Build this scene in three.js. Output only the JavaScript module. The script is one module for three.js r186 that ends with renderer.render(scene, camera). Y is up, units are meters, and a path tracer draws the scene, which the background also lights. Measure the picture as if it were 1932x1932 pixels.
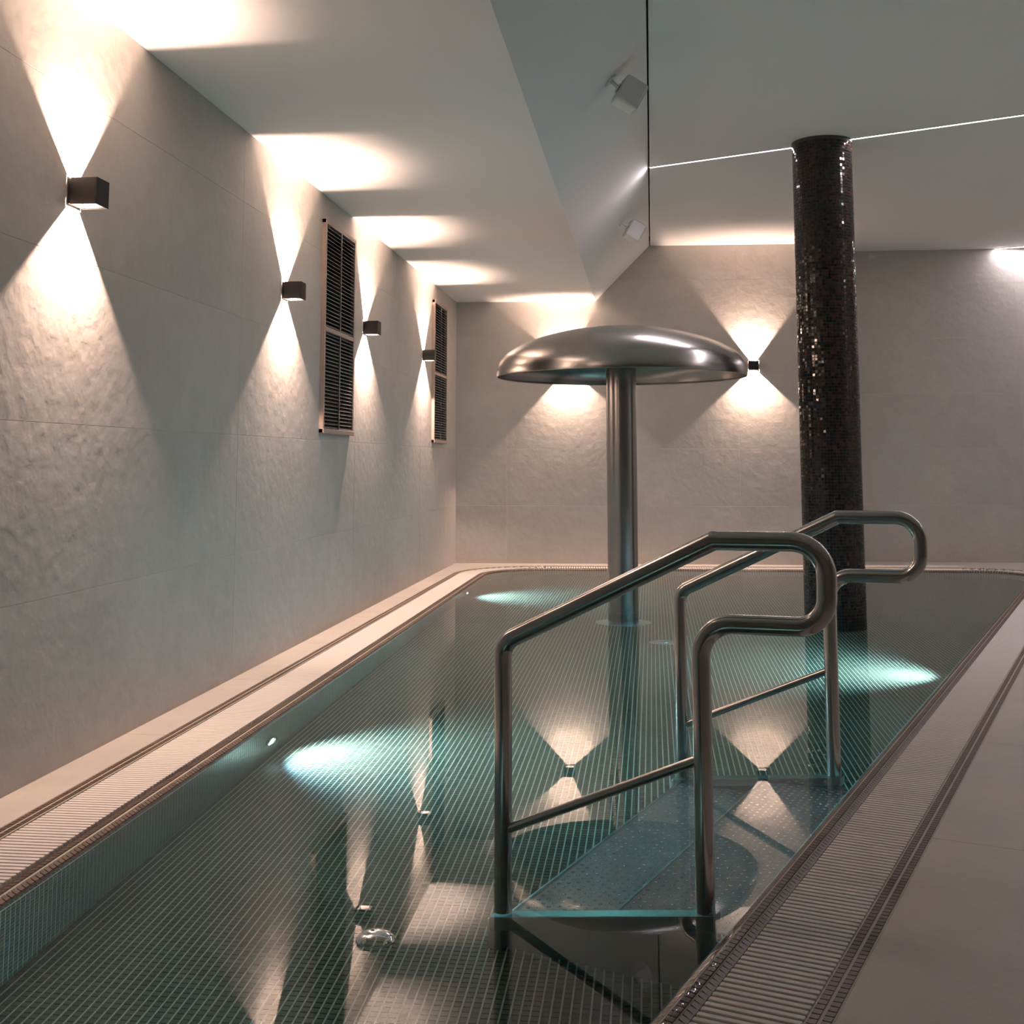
import * as THREE from 'three';
import { RoundedBoxGeometry } from 'three/addons/geometries/RoundedBoxGeometry.js';
import { mergeGeometries, toCreasedNormals } from 'three/addons/utils/BufferGeometryUtils.js';
import { RectAreaLightUniformsLib } from 'three/addons/lights/RectAreaLightUniformsLib.js';

// ---------------------------------------------------------------- camera, light, exposure
// World: x to the right, y up (pool deck = 0), the long left wall runs along -z. Places are given as (x, y, depth), depth = -z.
const V = (x, y, d) => new THREE.Vector3(x, y, -d);
const scene = new THREE.Scene();
scene.background = new THREE.Color(0x000000);
const FRAME = 1932, FOCAL = 2250, CY = 620;
const camera = new THREE.PerspectiveCamera(2 * Math.atan((FRAME - CY) / FOCAL) * 180 / Math.PI, 1, 0.05, 60);
camera.position.set(0, 1.08, 0);
camera.lookAt(V(-0.1151, 1.08 + 0.11056, 0.9871));
camera.setViewOffset(FRAME, 2 * (FRAME - CY), 0, FRAME - 2 * CY, FRAME, FRAME);
camera.updateProjectionMatrix(); camera.updateMatrixWorld(true);
const renderer = new THREE.WebGLRenderer({ antialias: true });
renderer.toneMapping = THREE.LinearToneMapping;
renderer.toneMappingExposure = 1.09;
renderer.shadowMap.enabled = true;
RectAreaLightUniformsLib.init();
const WARM = new THREE.Color().setRGB(1, 0.70, 0.56), WARM_POWER = 12.8;
const STRIP = new THREE.Color().setRGB(1, 0.89, 0.94), STRIP_POWER = 135;
const POOL = new THREE.Color().setRGB(0.55, 0.80, 1), POOL_POWER = 33;

// ---------------------------------------------------------------- helpers
let seed = 20240611;
const rnd = () => { seed = (seed * 1664525 + 1013904223) >>> 0; return seed / 4294967296; };
const taken = {};
const numbered = (n) => { const k = taken[n] = (taken[n] ?? -1) + 1; return k ? n + '_' + String(k).padStart(3, '0') : n; };
function mesh(name, geo, mat, parent) {
  const m = new THREE.Mesh(geo, mat); m.name = parent === scene ? numbered(name) : name;
  m.castShadow = m.receiveShadow = true; parent.add(m); return m;
}
function thing(name, label, category, pos, group) {
  const g = new THREE.Group(); g.name = numbered(name); if (pos) g.position.copy(pos); scene.add(g);
  g.userData = { label, category }; if (group) g.userData.group = group; return g;
}
function structure(name, label, category) { const g = thing(name, label, category); g.userData.kind = 'structure'; return g; }
const box = (w, h, d, x = 0, y = 0, z = 0) => new THREE.BoxGeometry(w, h, d).translate(x, y, z);
const rbox = (w, h, d, r, x = 0, y = 0, z = 0, s = 2) => new RoundedBoxGeometry(w, h, d, s, r).translate(x, y, z);
const std = (o) => new THREE.MeshStandardMaterial(o);
const phys = (o) => new THREE.MeshPhysicalMaterial(o);
const lin = (r, g, b) => new THREE.Color().setRGB(r, g, b);

// periodic value noise for computed textures
function noiseGrid(n, s) { let q = s; const g = new Float32Array(n * n); for (let i = 0; i < n * n; i++) { q = (q * 1664525 + 1013904223) >>> 0; g[i] = q / 4294967296; } return g; }
function layer(size, cells, s) {
  const g = noiseGrid(cells, s), out = new Float32Array(size * size), f = (t) => t * t * (3 - 2 * t);
  for (let y = 0; y < size; y++) for (let x = 0; x < size; x++) {
    const u = x / size * cells, v = y / size * cells, i = Math.floor(u), j = Math.floor(v), a = f(u - i), b = f(v - j), i1 = (i + 1) % cells, j1 = (j + 1) % cells;
    out[y * size + x] = (g[j * cells + i] * (1 - a) + g[j * cells + i1] * a) * (1 - b) + (g[j1 * cells + i] * (1 - a) + g[j1 * cells + i1] * a) * b;
  }
  return out;
}
function dataTexture(size, fn, srgb) {
  const d = new Uint8Array(size * size * 4);
  for (let i = 0; i < size * size; i++) { const c = fn(i); for (let k = 0; k < 3; k++) d[i * 4 + k] = Math.max(0, Math.min(255, Math.round(255 * (c.length ? c[k] : c)))); d[i * 4 + 3] = 255; }
  const t = new THREE.DataTexture(d, size, size); t.wrapS = t.wrapT = THREE.RepeatWrapping; t.magFilter = THREE.LinearFilter; t.minFilter = THREE.LinearMipmapLinearFilter; t.generateMipmaps = true;
  if (srgb) t.colorSpace = THREE.SRGBColorSpace; t.needsUpdate = true; return t;
}
// split-stone relief: broad undulation, flaky ledges, fine grain
const S = 1024;
const L1 = layer(S, 7, 11), L2 = layer(S, 19, 12), L3 = layer(S, 47, 13), L4 = layer(S, 128, 14), L5 = layer(S, 340, 15), L6 = layer(S, 31, 16);
const stoneRelief = dataTexture(S, (i) => {
  const q = L2[i] * 0.55 + L3[i] * 0.3 + L4[i] * 0.15, ledge = (t) => { const k = Math.floor(t), f = t - k; return (k + Math.min(1, f / 0.35)) ; };
  const flakes = ledge(q * 7 + L6[i] * 1.2) / 8.2;
  return 0.30 * L1[i] + 0.34 * flakes + 0.26 * L3[i] + 0.07 * L4[i] + 0.03 * L5[i];
});
const stoneTone = dataTexture(512, (() => { const a = layer(512, 5, 21), b = layer(512, 23, 22), c = layer(512, 90, 23); return (i) => { const t = 0.9 + 0.1 * (0.5 * a[i] + 0.3 * b[i] + 0.2 * c[i]); return [t, t * 0.995, t * 0.985]; }; })(), true);
const fineGrain = dataTexture(512, (() => { const a = layer(512, 40, 31), b = layer(512, 170, 32); return (i) => 0.5 * a[i] + 0.5 * b[i]; })());
const waterRelief = dataTexture(512, (() => { const a = layer(512, 6, 41), b = layer(512, 15, 42), c = layer(512, 34, 43); return (i) => 0.6 * a[i] + 0.3 * b[i] + 0.1 * c[i]; })());
const rep = (t, x, y) => { const c = t.clone(); c.repeat.set(x, y); c.needsUpdate = true; return c; };
stoneRelief.repeat.set(1 / 2.1, 1 / 2.1); stoneTone.repeat.set(1 / 2.3, 1 / 2.3); fineGrain.repeat.set(1 / 0.8, 1 / 0.8); waterRelief.repeat.set(1 / 1.7, 1 / 1.7);

const M = {
  wall: std({ color: lin(0.57, 0.54, 0.51), map: stoneTone, bumpMap: stoneRelief, bumpScale: 0.0032, roughness: 0.75 }),
  joint: std({ color: lin(0.62, 0.585, 0.55), roughness: 0.95 }),
  deck: std({ color: lin(0.58, 0.54, 0.505), map: stoneTone, bumpMap: fineGrain, bumpScale: 0.0006, roughness: 0.55 }),
  plaster: std({ color: lin(0.84, 0.83, 0.81), roughness: 0.95 }),
  grout: std({ color: lin(0.52, 0.49, 0.42), roughness: 0.9 }),
  tile: [lin(0.074, 0.060, 0.036), lin(0.062, 0.051, 0.031), lin(0.086, 0.069, 0.042)].map((c) => std({ color: c, roughness: 0.32 })),
  lipTile: [lin(0.108, 0.064, 0.044), lin(0.088, 0.054, 0.038), lin(0.122, 0.074, 0.050)].map((c) => std({ color: c, roughness: 0.38 })),
  grating: std({ color: lin(0.72, 0.68, 0.64), roughness: 0.5 }),
  channel: std({ color: lin(0.34, 0.32, 0.30), roughness: 0.9 }),
  steel: std({ color: lin(0.53, 0.505, 0.485), metalness: 1, roughness: 0.16 }),
  brushed: std({ color: lin(0.43, 0.41, 0.395), metalness: 1, roughness: 0.24 }),
  satin: std({ color: lin(0.52, 0.52, 0.52), metalness: 1, roughness: 0.38 }),
  stringer: std({ color: lin(0.60, 0.60, 0.60), metalness: 1, roughness: 0.2 }),
  tread: std({ color: lin(0.36, 0.37, 0.38), metalness: 1, roughness: 0.42 }),
  lampBlack: std({ color: lin(0.009, 0.008, 0.008), roughness: 0.7 }),
  lampInside: std({ color: lin(0.55, 0.54, 0.53), roughness: 0.6 }),
  ventFrame: std({ color: lin(0.40, 0.30, 0.25), roughness: 0.6 }),
  ventSlat: std({ color: lin(0.14, 0.135, 0.13), roughness: 0.45 }),
  white: std({ color: lin(0.75, 0.74, 0.73), roughness: 0.5 }),
  pillarGrout: std({ color: lin(0.06, 0.058, 0.055), roughness: 0.9 }),
  water: phys({ color: 0xffffff, roughness: 0, metalness: 0, transmission: 1, thickness: 1, ior: 1.333, attenuationColor: lin(0.34, 0.84, 0.86), attenuationDistance: 2.5, bumpMap: waterRelief, bumpScale: 0.00008 }),
};

// visible size of a place, for picking the pieces that show largest
const cv = new THREE.Vector3();
function showsAt(p) { cv.copy(p).project(camera); return Math.abs(cv.x) < 1.02 && Math.abs(cv.y) < 1.02 && cv.z < 1 ? 1 / p.distanceTo(camera.position) : 0; }
// pieces: [{m: Matrix4, k: variant}] -> the `most` that show largest are meshes of their own, the rest one instanced part
function lay(parent, name, restName, geo, mats, pieces, most = 300) {
  const p = new THREE.Vector3();
  for (const q of pieces) q.s = showsAt(p.setFromMatrixPosition(q.m));
  const order = [...pieces].sort((a, b) => b.s - a.s), near = order.slice(0, most), rest = order.slice(most);
  for (const q of near) { const o = mesh(name, geo, mats[q.k % mats.length], parent); o.applyMatrix4(q.m); }
  mats.forEach((mat, k) => {
    const mine = rest.filter((q) => q.k % mats.length === k); if (!mine.length) return;
    scatter(restName, geo, mat, mine, parent);
  });
}
// the pieces too many to be meshes of their own: one instanced part
function scatter(name, geo, mat, pieces, parent) {
  const im = new THREE.InstancedMesh(geo, mat, pieces.length); im.name = name; pieces.forEach((q, i) => im.setMatrixAt(i, q.m));
  im.castShadow = im.receiveShadow = true; im.userData.kind = 'stuff'; parent.add(im); return im;
}
// a small pillow-topped tile, lying in xz, top at y = 0
function tileGeo(w, d, h = 0.003, inset = 0.0022) {
  const a = w / 2, b = d / 2, pos = [], quad = (p, q, r, s) => pos.push(...p, ...q, ...r, ...p, ...r, ...s);
  const B = [[-a, -h, b], [a, -h, b], [a, -h, -b], [-a, -h, -b]], T = [[-a + inset, 0, b - inset], [a - inset, 0, b - inset], [a - inset, 0, -b + inset], [-a + inset, 0, -b + inset]];
  quad(T[0], T[1], T[2], T[3]); for (let i = 0; i < 4; i++) { const j = (i + 1) % 4; quad(B[i], B[j], T[j], T[i]); }
  const g = new THREE.BufferGeometry(); g.setAttribute('position', new THREE.Float32BufferAttribute(pos, 3)); g.computeVertexNormals(); return g;
}

// ---------------------------------------------------------------- pool outline (x, depth), rounded, counter-clockwise seen from above with depth up
const E = new THREE.Vector2(0.3530, 0.9356), N = new THREE.Vector2(-0.9356, 0.3530), P0 = new THREE.Vector2(0.386, 3.57);   // right edge: along, into the pool, a point
const onEdge = (s, n) => new THREE.Vector2(P0.x + E.x * s + N.x * n, P0.y + E.y * s + N.y * n);
const cornersAt = [[new THREE.Vector2(-1.6, 0.5), 0.25], [new THREE.Vector2(onEdge(-3.2813, 0).x, 0.5), 0.25], [onEdge(9.55, 0), 0.42], [new THREE.Vector2(-1.6, 12.2), 0.6]];
function roundedOutline(list) {
  const pts = [];
  list.forEach(([c, r], i) => {
    const p = list[(i + list.length - 1) % list.length][0], q = list[(i + 1) % list.length][0];
    const a = p.clone().sub(c).normalize(), b = q.clone().sub(c).normalize(), half = Math.acos(a.dot(b)) / 2, t = r / Math.tan(half), mid = a.clone().add(b).normalize().multiplyScalar(r / Math.sin(half)).add(c);
    const s = c.clone().addScaledVector(a, t), e = c.clone().addScaledVector(b, t), a0 = Math.atan2(s.y - mid.y, s.x - mid.x); let a1 = Math.atan2(e.y - mid.y, e.x - mid.x);
    while (a1 < a0) a1 += 2 * Math.PI;
    if (a1 - a0 > Math.PI) a1 -= 2 * Math.PI;
    for (let k = 0; k <= 16; k++) { const w = a0 + (a1 - a0) * k / 16; pts.push(new THREE.Vector2(mid.x + r * Math.cos(w), mid.y + r * Math.sin(w))); }
  });
  return pts;
}
const OUT = roundedOutline(cornersAt);
// walk along the outline: place, tangent, outward normal at arc length t
const seg = OUT.map((p, i) => { const q = OUT[(i + 1) % OUT.length]; return { p, q, l: p.distanceTo(q) }; }).filter((s) => s.l > 1e-6);
const LENGTH = seg.reduce((a, s) => a + s.l, 0);
function frames(count, shift = 0.5) {
  const out = [], step = LENGTH / count; let k = 0, at = 0;
  const tan = (s) => s.q.clone().sub(s.p).normalize();
  for (let i = 0; i < count; i++) {
    const t = (i + shift) * step; while (at + seg[k].l < t) { at += seg[k].l; k++; }
    const s = seg[k], p = s.p.clone().lerp(s.q, (t - at) / s.l), T = tan(s);
    out.push({ p, T, N: new THREE.Vector2(T.y, -T.x) });
  }
  return out;
}
const vertexFrames = OUT.map((p, i) => {
  const a = OUT[(i + OUT.length - 1) % OUT.length], b = OUT[(i + 1) % OUT.length], t1 = p.clone().sub(a).normalize(), t2 = b.clone().sub(p).normalize(), T = t1.add(t2).normalize();
  return { p, N: new THREE.Vector2(T.y, -T.x) };
});
const offset = (o) => vertexFrames.map((f) => f.p.clone().addScaledVector(f.N, o));
// sweep a closed or open profile [(offset outward, y)] round the pool
function ring(profile, closed = true) {
  const pos = [], n = vertexFrames.length, at = (i, [o, y]) => { const f = vertexFrames[i % n]; return [f.p.x + f.N.x * o, y, -(f.p.y + f.N.y * o)]; };
  const m = closed ? profile.length : profile.length - 1;
  for (let i = 0; i < n; i++) for (let k = 0; k < m; k++) {
    const A = profile[k], B = profile[(k + 1) % profile.length], a = at(i, A), b = at(i, B), c = at(i + 1, B), d = at(i + 1, A);
    pos.push(...a, ...b, ...c, ...a, ...c, ...d);
  }
  const g = new THREE.BufferGeometry(); g.setAttribute('position', new THREE.Float32BufferAttribute(pos, 3)); g.computeVertexNormals(); return g;
}
const inside = (p, poly) => { let c = false; for (let i = 0, j = poly.length - 1; i < poly.length; j = i++) { const a = poly[i], b = poly[j]; if ((a.y > p.y) !== (b.y > p.y) && p.x < (b.x - a.x) * (p.y - a.y) / (b.y - a.y) + a.x) c = !c; } return c; };
// flat slab from a polygon (x, depth): top at y
function slab(poly, top, thick, holes = []) {
  const s = new THREE.Shape(poly); for (const h of holes) s.holes.push(new THREE.Path(h));
  return new THREE.ExtrudeGeometry(s, { depth: thick, bevelEnabled: false, curveSegments: 1 }).rotateX(-Math.PI / 2).translate(0, top - thick, 0);
}

// ---------------------------------------------------------------- the room
const v2 = (x, y) => new THREE.Vector2(x, y);
const CEIL = 3.41, SOFFIT = 2.81, LEFT = -2.1, RIGHT = 6.2, REAR = -2.6, FARTHEST = 13.9, STEP_X = 1.85;
const backAt = (x) => 12.79 + 0.045 * (x - LEFT), farAt = (x) => 13.48 + 0.02 * (x - STEP_X);
const POOL_FLOOR = -0.50, WATER = -0.012;

const ceiling = structure('ceiling', 'white plaster ceiling with a lower soffit and a slanted panel along its edge', 'ceiling');
mesh('soffit', box(-0.585 - LEFT + 0.3, 0.9, FARTHEST - REAR, (LEFT - 0.3 - 0.585) / 2, SOFFIT + 0.45, -(FARTHEST + REAR) / 2), M.plaster, ceiling);
{
  const s = new THREE.Shape([new THREE.Vector2(-0.585, SOFFIT), new THREE.Vector2(0, CEIL), new THREE.Vector2(0, CEIL + 0.3), new THREE.Vector2(-0.585, CEIL + 0.3)]);
  mesh('slanted_panel', new THREE.ExtrudeGeometry(s, { depth: FARTHEST - REAR, bevelEnabled: false }).translate(0, 0, -FARTHEST), M.plaster, ceiling);
}
mesh('main_panel', box(RIGHT + 0.3 - 0.011, 0.3, FARTHEST - REAR, (RIGHT + 0.3 + 0.011) / 2, CEIL + 0.15, -(FARTHEST + REAR) / 2), M.plaster, ceiling);
mesh('gap_cover', box(0.03, 0.05, FARTHEST - REAR, 0.0055, CEIL + 0.325, -(FARTHEST + REAR) / 2), M.plaster, ceiling);

// stone panels on a wall that runs from a to b (x, depth); they face the side to the right of a -> b
const PANEL_H = 0.607, panelVariants = [];
function stonePanels(parent, a, b, height, panelW, startAt = 0, openings = []) {
  const d = b.clone().sub(a), len = d.length(); d.normalize();
  const turn = Math.atan2(d.y, d.x), rows = Math.ceil(height / PANEL_H);
  for (let r = 0; r < rows; r++) for (let t = startAt; t < len; t += panelW) {
    const t0 = Math.max(0, t), t1 = Math.min(len, t + panelW), y0 = r * PANEL_H, y1 = Math.min(height, (r + 1) * PANEL_H); if (t1 - t0 < 0.02 || y1 - y0 < 0.02) continue;
    const w = t1 - t0 - 0.0014, h = y1 - y0 - 0.0026;
    const tm = (t0 + t1) / 2, ym = (y0 + y1) / 2, X = w / 2, Y = h / 2, P = (...q) => new THREE.Shape(q.map(([x, y]) => new THREE.Vector2(x, y)));
    let shapes = [P([-X, -Y], [X, -Y], [X, Y], [-X, Y])];
    for (const [a0, a1, b0, b1] of openings) {   // an opening cuts a notch into the panel or cuts it in two
      const l = a0 - tm, q = a1 - tm, lo = b0 - ym, hi = b1 - ym; if (l > X || q < -X || lo > Y || hi < -Y) continue;
      shapes = lo > -Y ? [P([-X, -Y], [X, -Y], [X, Y], [q, Y], [q, lo], [l, lo], [l, Y], [-X, Y])] : hi < Y ? [P([-X, -Y], [l, -Y], [l, hi], [q, hi], [q, -Y], [X, -Y], [X, Y], [-X, Y])] : [P([-X, -Y], [l, -Y], [l, Y], [-X, Y]), P([q, -Y], [X, -Y], [X, Y], [q, Y])];
    }
    for (const sh of shapes) {
    const g = new THREE.ExtrudeGeometry(sh, { depth: 0.0012, bevelEnabled: true, bevelThickness: 0.0008, bevelSize: 0.0005, bevelSegments: 1 }), uv = g.attributes.uv, ox = rnd() * 7, oy = rnd() * 7;
    for (let i = 0; i < uv.count; i++) uv.setXY(i, uv.getX(i) + ox, uv.getY(i) + oy);
    const o = mesh('stone_panel', g, M.wall, parent), c = a.clone().addScaledVector(d, (t0 + t1) / 2);
    o.position.set(c.x, (y0 + y1) / 2, -c.y); o.rotation.y = turn; o.translateZ(-0.0020);
    }
  }
}
const wallLeft = structure('wall_left', 'long left wall of beige split-stone panels with square wall lamps', 'wall');
const VENTS = [[7.41, 8.195], [11.33, 12.05]], VENT_Y = [1.258, 2.645];
{
  const sh = new THREE.Shape([v2(REAR, -0.05), v2(FARTHEST, -0.05), v2(FARTHEST, SOFFIT + 0.05), v2(REAR, SOFFIT + 0.05)]);
  for (const [a, b] of VENTS) sh.holes.push(new THREE.Path([v2(a + 0.014, VENT_Y[0] + 0.014), v2(b - 0.014, VENT_Y[0] + 0.014), v2(b - 0.014, VENT_Y[1] - 0.014), v2(a + 0.014, VENT_Y[1] - 0.014)]));
  mesh('wall_core', new THREE.ExtrudeGeometry(sh, { depth: 0.25, bevelEnabled: false }).rotateY(Math.PI / 2).translate(LEFT - 0.2514, 0, 0), M.joint, wallLeft);
}
stonePanels(wallLeft, v2(LEFT, REAR), v2(LEFT, backAt(LEFT)), SOFFIT, 2.428, -1.2, VENTS.map(([a, b]) => [a - REAR + 0.014, b - REAR - 0.014, VENT_Y[0] + 0.014, VENT_Y[1] - 0.014]));
const wallBack = structure('wall_back', 'beige stone back wall behind the steel water mushroom, stepping back behind the pillar', 'wall');
{
  const th = 0.25, a = v2(LEFT - 0.2, backAt(LEFT - 0.2)), b = v2(STEP_X, backAt(STEP_X)), s = 0.0014;
  mesh('wall_core', slab([v2(a.x, a.y + s), v2(b.x - s, b.y + s), v2(b.x - s, 14.1), v2(a.x, 14.1)], CEIL + 0.05, CEIL + 0.1), M.joint, wallBack);
  mesh('wall_core', slab([v2(b.x - s, farAt(b.x) + s), v2(RIGHT + 0.2, farAt(RIGHT + 0.2) + s), v2(RIGHT + 0.2, 14.1), v2(b.x - s, 14.1)], CEIL + 0.05, CEIL + 0.1), M.joint, wallBack);
  stonePanels(wallBack, v2(LEFT, backAt(LEFT)), b, CEIL, 2.48, -1.93);
  stonePanels(wallBack, b, v2(b.x, farAt(b.x)), CEIL, 1.214);
  stonePanels(wallBack, v2(b.x, farAt(b.x)), v2(RIGHT, farAt(RIGHT)), CEIL, 2.48, -0.35);
}
const wallRight = structure('wall_right', 'plain stone-coloured wall closing the room on the right', 'wall');
mesh('wall_core', box(0.25, CEIL + 0.1, FARTHEST - REAR, RIGHT + 0.125, CEIL / 2, -(FARTHEST + REAR) / 2), M.wall, wallRight);
const wallRear = structure('wall_rear', 'plain stone-coloured wall closing the room behind the viewer', 'wall');
mesh('wall_core', box(RIGHT - LEFT + 0.4, CEIL + 0.1, 0.25, (RIGHT + LEFT) / 2, CEIL / 2, -REAR + 0.125), M.wall, wallRear);

// deck: four regions round the pool, each with its own tile grid
const GUT = { lip: 0.078, grate: 0.278, band: 0.332 };
const deck = structure('floor', 'beige stone tiled deck round the pool', 'floor');
{
  const outer = offset(GUT.band + 0.001), q = outer.length / 4, at = (c) => Math.round(c * q + q / 2) % outer.length;   // ring points at the middle of each corner: near-left, near-right, far-right, far-left
  const part = (i, j) => { const r = []; for (let k = i; ; k = (k + 1) % outer.length) { r.push(outer[k]); if (k === j) break; } return r; };
  const nl = at(0), nr = at(1), fr = at(2), fl = at(3);
  const regions = [
    { poly: [...part(nr, fr), v2(RIGHT, FARTHEST), v2(RIGHT, REAR)].reverse(), o: onEdge(0.262, 0), u: E, w: 1.336, h: 0.668 },
    { poly: [...part(fr, fl), v2(LEFT, FARTHEST), v2(RIGHT, FARTHEST)].reverse(), o: v2(LEFT, 12.79), u: v2(1, 0), w: 1.214, h: 0.607 },
    { poly: [...part(fl, nl), v2(LEFT, REAR), v2(LEFT, FARTHEST)].reverse(), o: v2(LEFT, 1.05), u: v2(0, 1), w: 1.214, h: 0.607 },
    { poly: [...part(nl, nr), v2(RIGHT, REAR), v2(LEFT, REAR)].reverse(), o: v2(LEFT, 1.05), u: v2(1, 0), w: 1.214, h: 0.607 },
  ];
  const clip = (poly, n, d) => { const r = []; for (let i = 0; i < poly.length; i++) { const a = poly[i], b = poly[(i + 1) % poly.length], da = a.dot(n) - d, db = b.dot(n) - d; if (da >= 0) r.push(a); if ((da >= 0) !== (db >= 0)) r.push(a.clone().lerp(b, da / (da - db))); } return r; };
  const area = (p) => Math.abs(THREE.ShapeUtils.area(p));
  for (const R of regions) {
    mesh('bedding', slab(R.poly, -0.0016, 0.10), M.joint, deck);
    const w = v2(-R.u.y, R.u.x), j = 0.0012;
    for (let a = -14; a < 16; a++) for (let b = -18; b < 18; b++) {
      const du = R.o.dot(R.u), dw = R.o.dot(w); let p = R.poly;
      p = clip(p, R.u, du + a * R.w + j); p = clip(p, R.u.clone().negate(), -(du + (a + 1) * R.w - j)); p = clip(p, w, dw + b * R.h + j); p = clip(p, w.clone().negate(), -(dw + (b + 1) * R.h - j));
      if (p.length > 2 && area(p) > 1e-4) mesh('deck_tile', slab(p, 0, 0.0015), M.deck, deck);
    }
  }
}

// ---------------------------------------------------------------- pool basin: shell, mosaic, overflow gutter
const basin = structure('pool_basin', 'pool basin lined with small dark brown mosaic tiles and pale grout', 'pool');
const PITCH = 0.0236;
mesh('basin_floor', slab(offset(0.05), POOL_FLOOR - 0.0042, 0.12), M.grout, basin);
mesh('basin_wall', ring([[-0.0004, POOL_FLOOR - 0.02], [-0.0004, -0.030], [0.010, -0.016], [0.030, -0.0006], [0.050, -0.0006], [0.074, -0.010], [0.074, POOL_FLOOR - 0.02]]), M.grout, basin);
mesh('gutter_channel', ring([[0.074, -0.010], [0.074, -0.13], [GUT.grate + 0.002, -0.13], [GUT.grate + 0.002, -0.03], [GUT.band, -0.03], [GUT.band, -0.15], [0.06, -0.15], [0.06, -0.05]], true), M.channel, basin);
mesh('band_bedding', ring([[GUT.grate + 0.001, -0.0008], [GUT.band, -0.0008], [GUT.band, -0.032], [GUT.grate + 0.001, -0.032]].reverse()), M.grout, basin);
{
  const one = new THREE.Matrix4(), pieces = [], margin = offset(-0.012);
  const tg = tileGeo(PITCH - 0.0027, PITCH - 0.0024, 0.0058, 0.0009);
  for (let d = 0.5; d < 12.9; d += PITCH) for (let x = -1.6 + PITCH * 0.55; x < 4; x += PITCH)
    if (inside(v2(x, d), margin)) pieces.push({ m: new THREE.Matrix4().setPosition(x, POOL_FLOOR + 0.0014, -d), k: Math.floor(rnd() * 3) });
  const lines = [];   // grout between the tile columns lies nearly flush, the cross joints stay open
  for (let x = -1.6 + PITCH * 0.05; x < 4; x += PITCH) {
    let a = null, b = null; for (let d = 0.5; d < 12.9; d += 0.02) if (inside(v2(x, d), margin)) { a ??= d; b = d; }
    if (b > a) lines.push(box(0.0052, 0.004, b - a, x, POOL_FLOOR + 0.0006 - 0.002, -(a + b) / 2));
  }
  mesh('grout_lines', mergeGeometries(lines), M.grout, basin).userData.kind = 'stuff';
  lay(basin, 'floor_tile', 'floor_tiles_beyond', tg, M.tile, pieces);
  // wall tiles and lip tiles follow the outline
  const fs = frames(Math.round(LENGTH / PITCH)), basis = (f, tilt) => {   // x along the edge, y out of the tile face, tilt 0 = lying flat, 90 = standing, facing the pool
    const T = new THREE.Vector3(f.T.x, 0, -f.T.y), O = new THREE.Vector3(f.N.x, 0, -f.N.y), a = tilt * Math.PI / 180;
    const Y = new THREE.Vector3(0, Math.cos(a), 0).addScaledVector(O, -Math.sin(a)), Z = new THREE.Vector3().crossVectors(T, Y);
    return one.clone().makeBasis(T, Y, Z);
  };
  const put = (f, o, y, tilt) => basis(f, tilt).setPosition(f.p.x + f.N.x * o, y, -(f.p.y + f.N.y * o));
  const wallP = [], lipP = [], bandP = [];
  for (const f of fs) {
    for (let y = -0.030 - PITCH * 0.5; y > POOL_FLOOR; y -= PITCH) wallP.push({ m: put(f, -0.0014, y, 90), k: Math.floor(rnd() * 3) });
    const k = Math.floor(rnd() * 3);
    lipP.push({ m: put(f, 0.0055, -0.0188, 60), k }, { m: put(f, 0.0205, -0.0052, 27), k: k + 1 + Math.floor(rnd() * 2) }, { m: put(f, 0.0445, 0.0016, -6), k: Math.floor(rnd() * 3) }, { m: put(f, 0.0665, -0.0058, -28), k: Math.floor(rnd() * 3) });
    bandP.push({ m: put(f, GUT.grate + 0.0145, 0.0008, 0), k: Math.floor(rnd() * 3) }, { m: put(f, GUT.grate + 0.0405, 0.0008, 0), k: Math.floor(rnd() * 3) });
  }
  lay(basin, 'wall_tile', 'wall_tiles_beyond', tg, M.tile, wallP);
  const lg = tileGeo(PITCH - 0.0016, PITCH - 0.0036, 0.003, 0.0012);
  lay(basin, 'lip_tile', 'lip_tiles_beyond', lg, M.lipTile, lipP);
  lay(basin, 'band_tile', 'band_tiles_beyond', lg, M.lipTile, bandP);
}
const grating = thing('overflow_grating', 'pale ribbed overflow grating running round the pool edge', 'grating');
{
  const f2 = frames(Math.round(LENGTH / 0.0252)), w = GUT.grate - GUT.lip - 0.004, g = rbox(w, 0.016, 0.0182, 0.003, 0, -0.008, 0, 1), ps = f2.map((f) => {
    const O = new THREE.Vector3(f.N.x, 0, -f.N.y), T = new THREE.Vector3(f.T.x, 0, -f.T.y), o = (GUT.lip + GUT.grate) / 2;
    return { m: new THREE.Matrix4().makeBasis(O, new THREE.Vector3(0, 1, 0), O.clone().cross(new THREE.Vector3(0, 1, 0))).setPosition(f.p.x + f.N.x * o, -0.002, -(f.p.y + f.N.y * o)), k: 0 };
  });
  lay(grating, 'bar', 'bars_beyond', g, [M.grating], ps);
  for (const o of [GUT.lip + 0.03, GUT.grate - 0.03]) mesh('carrier_strip', ring([[o - 0.006, -0.013], [o + 0.006, -0.013], [o + 0.006, -0.03], [o - 0.006, -0.03]]), M.grating, grating);
}
{
  const poly = offset(0.03), g = slab(poly, WATER, 0.54), o = mesh('pool_water', g, M.water, scene);
  o.userData = { label: 'clear still water filling the pool to its edge', category: 'water', kind: 'stuff' };
}

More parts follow.
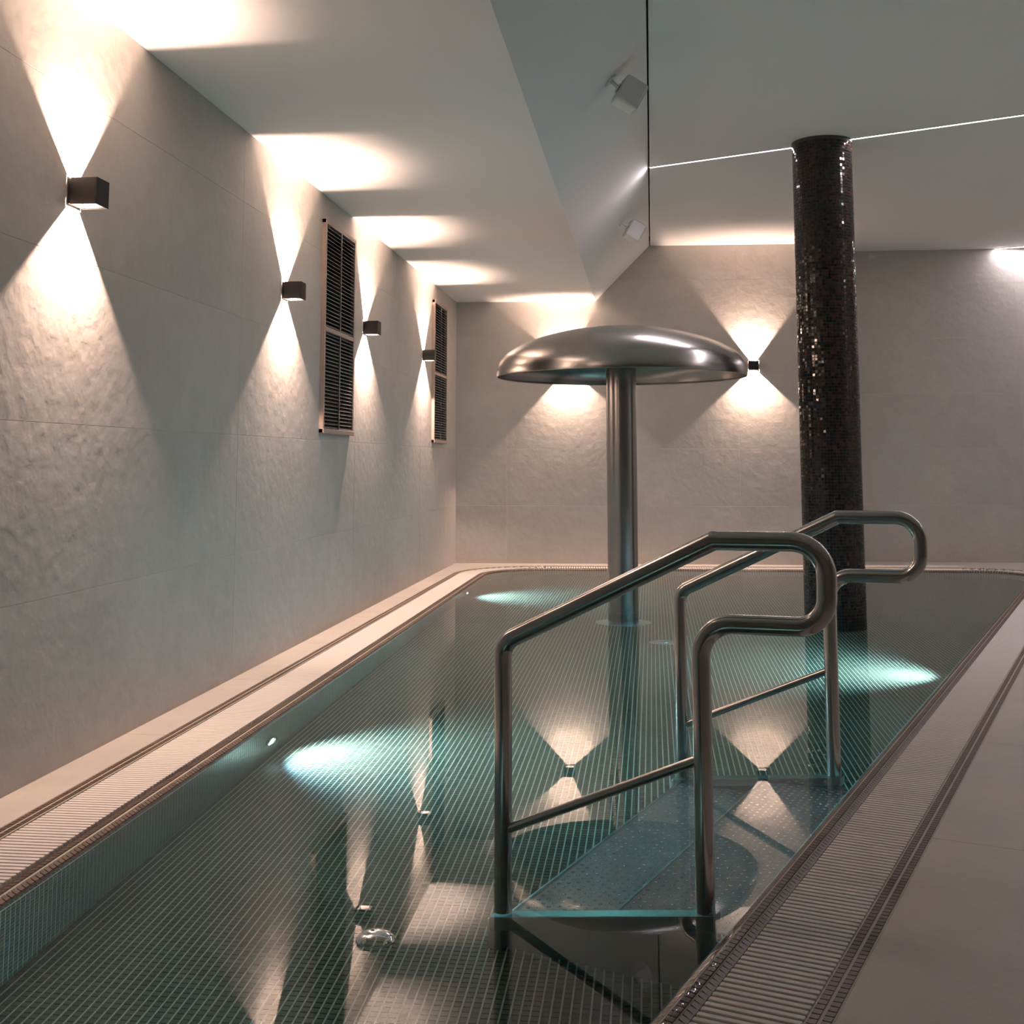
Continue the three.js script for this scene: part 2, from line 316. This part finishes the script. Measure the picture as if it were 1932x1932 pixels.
{
  // water running over the near stretch of the right lip
  const rows = [[0.012, -0.0072], [0.015, -0.0048], [0.019, -0.0022], [0.024, 0.0008], [0.032, 0.0042], [0.042, 0.0050], [0.050, 0.0040]], n = 90, pos = [], idx = [], uv = [];
  for (let i = 0; i <= n; i++) rows.forEach(([o, y], k) => {
    const s = -2.4 + 1.75 * i / n, q = onEdge(s, -o), wob = 0.0007 * Math.sin(i * 0.9 + k) + 0.0006 * Math.sin(i * 2.3 + 1.7 * k);
    pos.push(q.x, y + (k > 0 && k < 6 ? 0.0012 + wob : 0), -q.y); uv.push(s, o);
  });
  for (let i = 0; i < n; i++) for (let k = 0; k < rows.length - 1; k++) { const a = i * rows.length + k, b = a + rows.length; idx.push(a, a + 1, b, b, a + 1, b + 1); }
  const g = new THREE.BufferGeometry(); g.setAttribute('position', new THREE.Float32BufferAttribute(pos, 3)); g.setAttribute('uv', new THREE.Float32BufferAttribute(uv, 2)); g.setIndex(idx); g.computeVertexNormals();
  const o = mesh('overflow_film', g, phys({ color: 0xffffff, roughness: 0.02, transmission: 1, thickness: 0, ior: 1.333 }), scene);
  o.userData = { label: 'thin wet film of overflowing water on the near right pool lip', category: 'water', kind: 'stuff' };
}

// ---------------------------------------------------------------- wall lamps: open black cubes, light leaves only upward and downward
function wallLamp(p, turn, label, angles) {
  const t = thing('wall_lamp', label, 'lamp', p, 'square up and down wall lamps'); t.rotation.y = turn;   // local: wall at z = 0, lamp towards +z
  const s = 0.1, w = 0.004, z0 = 0.012;
  mesh('housing', mergeGeometries([rbox(s, s, w, 0.0012, 0, 0, z0 + s - w / 2), rbox(w, s, s - w, 0.0012, -s / 2 + w / 2, 0, z0 + (s - w) / 2), rbox(w, s, s - w, 0.0012, s / 2 - w / 2, 0, z0 + (s - w) / 2)]), M.lampBlack, t);
  mesh('back_plate', rbox(s - 0.006, s - 0.006, z0, 0.002, 0, 0, z0 / 2), M.lampBlack, t);
  mesh('reflector', mergeGeometries([box(s - 2 * w, s - 0.004, 0.001, 0, 0, z0 + s - w - 0.0008), box(0.001, s - 0.004, s - 2 * w, -s / 2 + w + 0.0008, 0, z0 + s / 2), box(0.001, s - 0.004, s - 2 * w, s / 2 - w - 0.0008, 0, z0 + s / 2)]), M.lampInside, t);
  // shutter blades set the width of each beam: angles [up towards -x, up towards +x, down towards -x, down towards +x]
  for (const k of [1, -1]) for (const d of [-1, 1]) {
    const edge = 0.0345 * Math.tan(angles[(k > 0 ? 0 : 2) + (d > 0 ? 1 : 0)] * Math.PI / 180), w2 = 0.0462 - edge;
    if (w2 > 0.001) mesh('shutter', box(w2, 0.001, s - 2 * w - 0.002, d * (edge + w2 / 2), k * 0.0465, z0 + s / 2 - 0.002), M.lampBlack, t);
  }
  mesh('led_module', rbox(0.010, 0.032, 0.010, 0.002, 0, 0, z0 + 0.052), std({ color: 0x000000, emissive: WARM, emissiveIntensity: 12 }), t);
  for (const k of [-1, 1]) {   // one beam up, one down
    const L = new THREE.SpotLight(WARM, WARM_POWER, 0, 1.22, 1), tg = new THREE.Object3D();
    L.position.set(0, k * 0.012, z0 + 0.052); tg.position.set(0, k * 0.94, z0 + 0.052 - 0.34); L.target = tg; L.shadow.radius = 0.1; L.castShadow = true; t.add(L, tg);
  }
}
const lampY = 2.058;
[[4.04, 'nearest square black lamp on the left wall, large at upper left', [48, 37.5, 47, 43]], [6.59, 'square black lamp on the left wall just before the first louvred vent', [40, 43.7, 48, 49]], [8.54, 'square black lamp on the left wall between the two louvred vents, close after the first', [28.6, 49.3, 50, 50]], [10.84, 'farthest square black lamp on the left wall, close before the second louvred vent', [48.8, 39, 48, 50]]]
  .forEach(([d, l, a]) => wallLamp(V(LEFT + 0.0005, lampY, d + 0.05), Math.PI / 2, l, a));
[[-0.886, 'square black lamp on the back wall hidden behind the steel mushroom cap', [50, 24.6, 43, 50]], [1.09, 'square black lamp on the back wall beside the right rim of the mushroom cap', [36.6, 36.4, 48, 46]]]
  .forEach(([x, l, a]) => wallLamp(V(x, 2.09, backAt(x) - 0.0005), -0.045, l, a));

// ---------------------------------------------------------------- louvred vents in the left wall
function vent(d0, d1, label) {
  const [y0, y1] = VENT_Y, t = thing('wall_vent', label, 'vent', V(LEFT, y0, (d0 + d1) / 2), 'louvred wall vents'); t.rotation.y = Math.PI / 2;   // local x runs towards the viewer, z out of the wall
  const W = d1 - d0, H = y1 - y0, f = 0.03, mid = H * 0.485;
  mesh('frame', mergeGeometries([rbox(f, H, 0.03, 0.003, -W / 2 + f / 2, H / 2, 0.012), rbox(f, H, 0.03, 0.003, W / 2 - f / 2, H / 2, 0.012), rbox(W, f, 0.034, 0.003, 0, f / 2, 0.014), rbox(W, f, 0.032, 0.003, 0, H - f / 2, 0.013)]), M.ventFrame, t);
  mesh('middle_rail', rbox(W - 2 * f, f, 0.03, 0.003, 0, mid, 0.012), M.ventFrame, t);
  {
    const w = W - 0.03, h = H - 0.03, D = 0.22, k = 0.002;   // sheet-metal duct behind the louvre
    mesh('duct', mergeGeometries([box(w, h, k, 0, H / 2, -D), box(k, h, D, -w / 2 + k / 2, H / 2, -D / 2), box(k, h, D, w / 2 - k / 2, H / 2, -D / 2), box(w, k, D, 0, H / 2 - h / 2 + k / 2, -D / 2), box(w, k, D, 0, H / 2 + h / 2 - k / 2, -D / 2)]), M.ventSlat, t);
  }
  const g = box(W - 2 * f - 0.002, 0.0035, 0.024).rotateX(0.62);
  for (const [a, b] of [[f, mid - f / 2], [mid + f / 2, H - f]]) {
    const n = 26, st = (b - a) / n;
    for (let i = 0; i < n; i++) mesh('slat', g, M.ventSlat, t).position.set(0, a + st * (i + 0.5), 0.014);
    mesh('mullion', box(0.014, b - a, 0.008, 0, (a + b) / 2, 0.024), M.ventSlat, t);
  }
}
vent(...VENTS[0], 'tall louvred vent in the left wall, the nearer and larger of the two');
vent(...VENTS[1], 'tall louvred vent in the left wall close to the far corner');

// ---------------------------------------------------------------- white loudspeakers on the slanted panel
function speaker(p, label, yaw, pitch) {
  const t = thing('loudspeaker', label, 'speaker', p, 'white loudspeakers under the ceiling');   // origin on the slanted panel
  const out = new THREE.Vector3(0.716, -0.698, 0);
  t.quaternion.setFromUnitVectors(new THREE.Vector3(0, 0, 1), out);
  mesh('wall_plate', rbox(0.05, 0.07, 0.010, 0.004, 0, 0, 0.005), M.white, t);
  mesh('bracket', mergeGeometries([rbox(0.018, 0.018, 0.06, 0.004, 0, 0, 0.035), rbox(0.04, 0.06, 0.010, 0.004, 0, 0, 0.064)]), M.white, t);
  const c = new THREE.Group(); c.name = 'cabinet'; t.add(c); c.position.set(0, 0, 0.07);
  c.quaternion.copy(t.quaternion).invert().multiply(new THREE.Quaternion().setFromEuler(new THREE.Euler(pitch, yaw, 0, 'YXZ')));
  mesh('cabinet_body', rbox(0.125, 0.165, 0.135, 0.016, 0, 0, 0.0675, 3), M.white, c);
  mesh('grille', rbox(0.108, 0.148, 0.010, 0.005, 0, 0, 0.133), std({ color: lin(0.55, 0.55, 0.54), roughness: 0.8 }), c);
}
speaker(V(-0.205, 3.200, 6.50), 'white loudspeaker nearer the viewer, high on the slanted ceiling panel', 1.9, 0.5);
speaker(V(-0.235, 3.169, 10.35), 'small white loudspeaker near the back wall, on the slanted ceiling panel below the light strip', 1.9, 0.5);

// ---------------------------------------------------------------- light strips let into the ceiling
function strip(a, b, label) {
  const t = thing('light_strip', label, 'light', V((a.x + b.x) / 2, CEIL, (a.y + b.y) / 2), 'light strips in the ceiling'), len = a.distanceTo(b); t.rotation.y = Math.atan2(b.y - a.y, b.x - a.x);
  mesh('channel', mergeGeometries([box(len, 0.006, 0.003, 0, -0.002, 0.0125), box(len, 0.006, 0.003, 0, -0.002, -0.0125)]), M.white, t);
  mesh('glowing_diffuser', box(len, 0.005, 0.022, 0, -0.003, 0), std({ color: 0x000000, emissive: STRIP, emissiveIntensity: 8 }), t);
  const L = new THREE.RectAreaLight(STRIP, STRIP_POWER, len, 0.022); L.rotation.x = -Math.PI / 2; L.position.y = -0.0065; t.add(L);
}
const stripLine = (x, x0, d0) => v2(x, d0 - 0.466 * (x - x0));
strip(stripLine(0.014, 0, 9.38), stripLine(1.085, 0, 9.38), 'thin white light strip in the ceiling, from the slanted panel to the pillar');
strip(stripLine(1.465, 0, 9.38), stripLine(RIGHT - 0.05, 0, 9.38), 'thin white light strip in the ceiling to the right of the pillar');
strip(stripLine(3.80, 3.80, farAt(3.8) - 0.015), stripLine(RIGHT - 0.05, 3.80, farAt(3.8) - 0.015), 'short white light strip where ceiling meets far right wall');

// ---------------------------------------------------------------- mosaic pillar
{
  const c = v2(1.27, 8.78), R = 0.212, t = thing('mosaic_pillar', 'round pillar clad in small glossy black and dark red mosaic tiles', 'pillar', V(c.x, POOL_FLOOR, c.y));
  const H = CEIL - POOL_FLOOR;
  mesh('core', new THREE.CylinderGeometry(R - 0.0018, R - 0.0018, H, 64).translate(0, H / 2, 0), M.pillarGrout, t);
  mesh('top_collar', new THREE.CylinderGeometry(R + 0.004, R + 0.004, 0.02, 64).translate(0, H - 0.01, 0), M.pillarGrout, t);
  const g = tileGeo(0.0196, 0.0196, 0.003, 0.0012), n = 60, rows = Math.floor((H - 0.02) / 0.0222), Q = new THREE.Quaternion(), up = new THREE.Vector3(0, 1, 0), ps = [];
  const mats = [[0.012, 0.010, 0.010], [0.020, 0.014, 0.012], [0.008, 0.008, 0.009], [0.045, 0.018, 0.012], [0.030, 0.022, 0.018], [0.075, 0.020, 0.012]].map((c3) => std({ color: lin(...c3), roughness: 0.10 }));
  for (let r = 0; r < rows; r++) for (let k = 0; k < n; k++) {
    const a = k / n * 2 * Math.PI, o = new THREE.Vector3(Math.cos(a), 0, Math.sin(a)), y = o.clone().add(new THREE.Vector3((rnd() - 0.5) * 0.15, (rnd() - 0.5) * 0.15, (rnd() - 0.5) * 0.15)).normalize();
    const x = new THREE.Vector3().crossVectors(up, y).normalize(), z = new THREE.Vector3().crossVectors(x, y), w = rnd();
    ps.push({ m: new THREE.Matrix4().makeBasis(x, y, z).setPosition(o.x * (R + 0.0004), 0.012 + r * 0.0222, o.z * (R + 0.0004)), k: w < 0.3 ? 0 : w < 0.52 ? 1 : w < 0.74 ? 2 : w < 0.86 ? 3 : w < 0.96 ? 4 : 5 });
  }
  for (const q of ps) q.m.premultiply(new THREE.Matrix4().identity());
  mats.forEach((mat, k) => {
    const mine = ps.filter((q) => q.k === k), im = scatter('mosaic', g, mat, mine, t);
  });
}

// ---------------------------------------------------------------- steel water mushroom
{
  const t = thing('water_mushroom', 'large brushed steel water mushroom standing in the pool', 'fountain', V(-0.22, POOL_FLOOR, 8.87)), y0 = 1.70 - POOL_FLOOR;
  const outer = [[0, 0.378], [0.15, 0.372], [0.30, 0.355], [0.45, 0.327], [0.60, 0.288], [0.72, 0.244], [0.80, 0.203], [0.86, 0.160], [0.897, 0.115], [0.917, 0.068], [0.924, 0.025], [0.923, 0.0]].map(([r, y]) => v2(r, y));
  const curve = new THREE.SplineCurve(outer).getPoints(60); curve[0].x = 0;
  const inner = curve.map((p) => v2(Math.max(0, p.x - 0.006 * Math.min(1, p.x * 3)), p.y - 0.008 * (p.y > 0.02 ? 1 : 0) + (p.y <= 0.02 ? 0.0 : 0))).reverse();
  mesh('cap', new THREE.LatheGeometry([...curve, v2(0.920, -0.003), ...inner], 128).translate(0, y0, 0), M.brushed, t);
  mesh('stem', new THREE.CylinderGeometry(0.111, 0.111, y0 + 0.36, 64, 1, true).translate(0, (y0 + 0.36) / 2, 0), M.brushed, t);
  mesh('base_flange', new THREE.CylinderGeometry(0.2, 0.2, 0.012, 64).translate(0, 0.008, 0), M.satin, t);
  mesh('nozzle_ring', new THREE.TorusGeometry(0.125, 0.014, 12, 64).rotateX(Math.PI / 2).translate(0, y0 + 0.33, 0), M.brushed, t);
}

// ---------------------------------------------------------------- handrails and stairs, laid out along the slanting pool edge
// local frame of a rail: x = distance into the pool (n), y up, plane across the edge
function filleted(list) {   // [[x, y, r]] -> points
  const out = [];
  list.forEach(([x, y, r], i) => {
    const c = v2(x, y); if (!i || i === list.length - 1 || !r) { out.push(c); return; }
    const a = v2(list[i - 1][0], list[i - 1][1]).sub(c).normalize(), b = v2(list[i + 1][0], list[i + 1][1]).sub(c).normalize(), half = Math.acos(a.dot(b)) / 2, t = r / Math.tan(half);
    const s = c.clone().addScaledVector(a, t), e = c.clone().addScaledVector(b, t), m = a.clone().add(b).normalize().multiplyScalar(r / Math.sin(half)).add(c), a0 = Math.atan2(s.y - m.y, s.x - m.x); let a1 = Math.atan2(e.y - m.y, e.x - m.x);
    while (a1 - a0 > Math.PI) a1 -= 2 * Math.PI; while (a1 - a0 < -Math.PI) a1 += 2 * Math.PI;
    for (let k = 0; k <= 14; k++) out.push(v2(m.x + r * Math.cos(a0 + (a1 - a0) * k / 14), m.y + r * Math.sin(a0 + (a1 - a0) * k / 14)));
  });
  return out;
}
function tube2(points, R, caps = true) {   // round tube along points in the xy plane
  const n = 20, pos = [], nor = [], idx = [];
  points.forEach((p, i) => {
    const a = points[Math.max(0, i - 1)], b = points[Math.min(points.length - 1, i + 1)], d1 = p.clone().sub(a), d2 = b.clone().sub(p), T = (d1.lengthSq() ? d1.normalize() : d2.clone().normalize()).add(d2.lengthSq() ? d2.normalize() : v2(0, 0)); T.normalize();
    const turn = i && i < points.length - 1 ? Math.max(0.5, Math.abs(T.dot(b.clone().sub(p).normalize()))) : 1, S2 = v2(-T.y, T.x);
    for (let k = 0; k <= n; k++) { const w = k / n * 2 * Math.PI, c = Math.cos(w), s = Math.sin(w); pos.push(p.x + S2.x * c * R / turn, p.y + S2.y * c * R / turn, s * R); nor.push(S2.x * c, S2.y * c, s); }
  });
  for (let i = 0; i < points.length - 1; i++) for (let k = 0; k < n; k++) { const a = i * (n + 1) + k, b = a + n + 1; idx.push(a, a + 1, b, b, a + 1, b + 1); }
  const g = new THREE.BufferGeometry(); g.setAttribute('position', new THREE.Float32BufferAttribute(pos, 3)); g.setAttribute('normal', new THREE.Float32BufferAttribute(nor, 3)); g.setIndex(idx); return g;
}
const inPool = Math.atan2(N.y, N.x);   // heading of n in (x, depth)
function rail(s, label) {
  const o = onEdge(s, 0), t = thing('handrail', label, 'handrail', V(o.x, 0, o.y), 'steel handrails at the pool stairs'); t.rotation.y = inPool;
  const R = 0.0242;
  const path = filleted([[0.642, 0.40, 0], [0.642, 0.592, 0.055], [0.045, 0.882, 0.012], [-0.236, 0.886, 0.082], [-0.232, 0.684, 0.072], [0.083, 0.677, 0.085], [0.083, 0.50, 0]]);
  mesh('top_rail', tube2(path, R), M.steel, t);
  mesh('post', tube2([v2(0.642, -0.27), v2(0.642, 0.40)], R), M.steel, t);
  mesh('post', tube2([v2(0.083, -0.02), v2(0.083, 0.50)], R), M.steel, t);
  mesh('middle_rail', tube2([v2(0.63, 0.106), v2(0.095, 0.343)], 0.0125), M.steel, t);
}
const RAIL_A = -0.545, RAIL_B = 0.885;
rail(RAIL_A, 'looped steel handrail nearest the viewer, at the near side of the pool stairs');
rail(RAIL_B, 'looped steel handrail farther back, at the far side of the pool stairs');
{
  const o = onEdge(0, 0), t = thing('pool_stairs', 'steel pool stairs with studded treads just under the water', 'stairs', V(o.x, 0, o.y)); t.rotation.y = inPool;   // local: x into the pool, y up, z = s
  const sA = RAIL_A + 0.026, sB = RAIL_B - 0.026, L = sB - sA, zc = (sA + sB) / 2;
  for (const s of [RAIL_A, RAIL_B]) {
    const sh = new THREE.Shape([v2(0.055, -0.016), v2(0.668, -0.305), v2(0.668, -0.385), v2(0.055, -0.11)]);
    mesh('stringer', new THREE.ExtrudeGeometry(sh, { depth: 0.044, bevelEnabled: true, bevelSize: 0.003, bevelThickness: 0.003, bevelSegments: 2 }).translate(0, 0, s - 0.022), M.stringer, t);
    mesh('leg', rbox(0.044, 0.18, 0.044, 0.004, 0.658, -0.41, s), M.satin, t);
    const side = new THREE.Shape([v2(0.055, -0.10), v2(0.64, -0.37), v2(0.64, -0.49), v2(0.055, -0.49)]);
    mesh('side_panel', new THREE.ExtrudeGeometry(side, { depth: 0.004, bevelEnabled: false }).translate(0, 0, s - 0.002), M.satin, t);
  }
  const dot = new THREE.SphereGeometry(0.0062, 8, 4, 0, 2 * Math.PI, 0, Math.PI / 2).scale(1, 0.75, 1);
  for (const [x0, x1, y] of [[0.012, 0.338, -0.165], [0.338, 0.648, -0.325]]) {
    const tr = mesh('tread', rbox(x1 - x0, 0.012, L - 0.004, 0.003, (x0 + x1) / 2, y - 0.006, zc), M.tread, t);
    mesh('nosing', rbox(0.006, 0.034, L - 0.004, 0.002, x1 - 0.003, y - 0.019, zc), M.satin, t);
    mesh('nosing_bead', new THREE.CylinderGeometry(0.0055, 0.0055, L - 0.006, 10).rotateX(Math.PI / 2).translate(x1 - 0.006, y + 0.002, zc), M.stringer, t);
    const ds = []; let r = 0;
    for (let x = x0 + 0.02; x < x1 - 0.01; x += 0.0235, r++) for (let z = -L / 2 + 0.02 + (r % 2) * 0.0165; z < L / 2 - 0.015; z += 0.033) ds.push(dot.clone().translate(x, y, zc + z));
    const st = mesh('studs', mergeGeometries(ds), M.stringer, tr); st.userData.kind = 'stuff';
  }
}

// ---------------------------------------------------------------- underwater lights
function poolLight(p, toward, label, power = 1) {   // p on the basin wall
  const t = thing('pool_light', label, 'light', p, 'round underwater lights'), d = toward.clone().sub(p).normalize(); t.quaternion.setFromUnitVectors(new THREE.Vector3(0, 0, 1), new THREE.Vector3(d.x, 0, d.z).normalize());
  mesh('trim_ring', new THREE.TorusGeometry(0.048, 0.008, 10, 40).translate(0, 0, 0.005), M.steel, t);
  mesh('glowing_lens', new THREE.SphereGeometry(0.043, 32, 12, 0, 2 * Math.PI, 0, Math.PI / 2).rotateX(Math.PI / 2).scale(1, 1, 0.35), std({ color: 0x000000, emissive: lin(0.80, 0.93, 1), emissiveIntensity: 30 }), t);
  const L = new THREE.SpotLight(POOL, POOL_POWER * power, 0, 1.1, 1); L.position.set(0, 0, 0.035); L.shadow.radius = 1; L.castShadow = true; t.add(L);
  const tg = new THREE.Object3D(); tg.position.copy(t.worldToLocal(toward.clone())); t.updateMatrixWorld(true); tg.position.copy(t.worldToLocal(toward.clone())); t.add(tg); L.target = tg;
}
poolLight(V(-1.598, -0.30, 4.98), V(-0.6, -0.56, 5.0), 'glowing round underwater light on the left pool wall, the nearer one');
poolLight(V(-1.598, -0.28, 10.3), V(-0.6, -0.52, 10.3), 'glowing round underwater light on the left pool wall near the far corner');
{
  const a = onEdge(3.55, 0.002), b = onEdge(3.55, 1.0);
  poolLight(V(a.x, -0.28, a.y), V(b.x, -0.46, b.y), 'underwater light on the right pool wall casting a bright streak behind the far handrail', 1.25);
  const c = onEdge(-2.0, 0.002), e = onEdge(-2.0, 1.0);
  poolLight(V(c.x, -0.28, c.y), V(e.x, -0.46, e.y), 'underwater light on the right pool wall nearest the viewer, before the stairs', 0.12);
}

// ---------------------------------------------------------------- floor inlets and the bubble
function inlet(x, d, label) {
  const t = thing('floor_inlet', label, 'inlet', V(x, POOL_FLOOR + 0.0014, d), 'round floor inlets');
  mesh('plate', new THREE.LatheGeometry([v2(0, 0.008), v2(0.07, 0.008), v2(0.095, 0.003), v2(0.095, 0)], 40), M.satin, t);
  mesh('cap', new THREE.CylinderGeometry(0.03, 0.034, 0.012, 32).translate(0, 0.014, 0), M.satin, t);
}
inlet(0.06, 8.0, 'round steel inlet on the pool floor right of the mushroom stem');
{
  const t = thing('water_bubble', 'clear flat bubble floating on the water in the foreground', 'bubble', V(-0.643, WATER, 2.815));
  const prof = [], R = 0.046, H = 0.024; for (let k = 0; k <= 12; k++) { const a = k / 12 * Math.PI / 2; prof.push(v2(R * Math.sin(a), H * Math.cos(a))); } for (let k = 12; k >= 0; k--) { const a = k / 12 * Math.PI / 2; prof.push(v2((R - 0.0014) * Math.sin(a), (H - 0.0014) * Math.cos(a))); }
  mesh('film', new THREE.LatheGeometry(prof, 48).scale(1, 1, 0.9), phys({ color: 0xffffff, roughness: 0, transmission: 1, thickness: 0.001, ior: 1.333 }), t);
}
renderer.render(scene, camera);
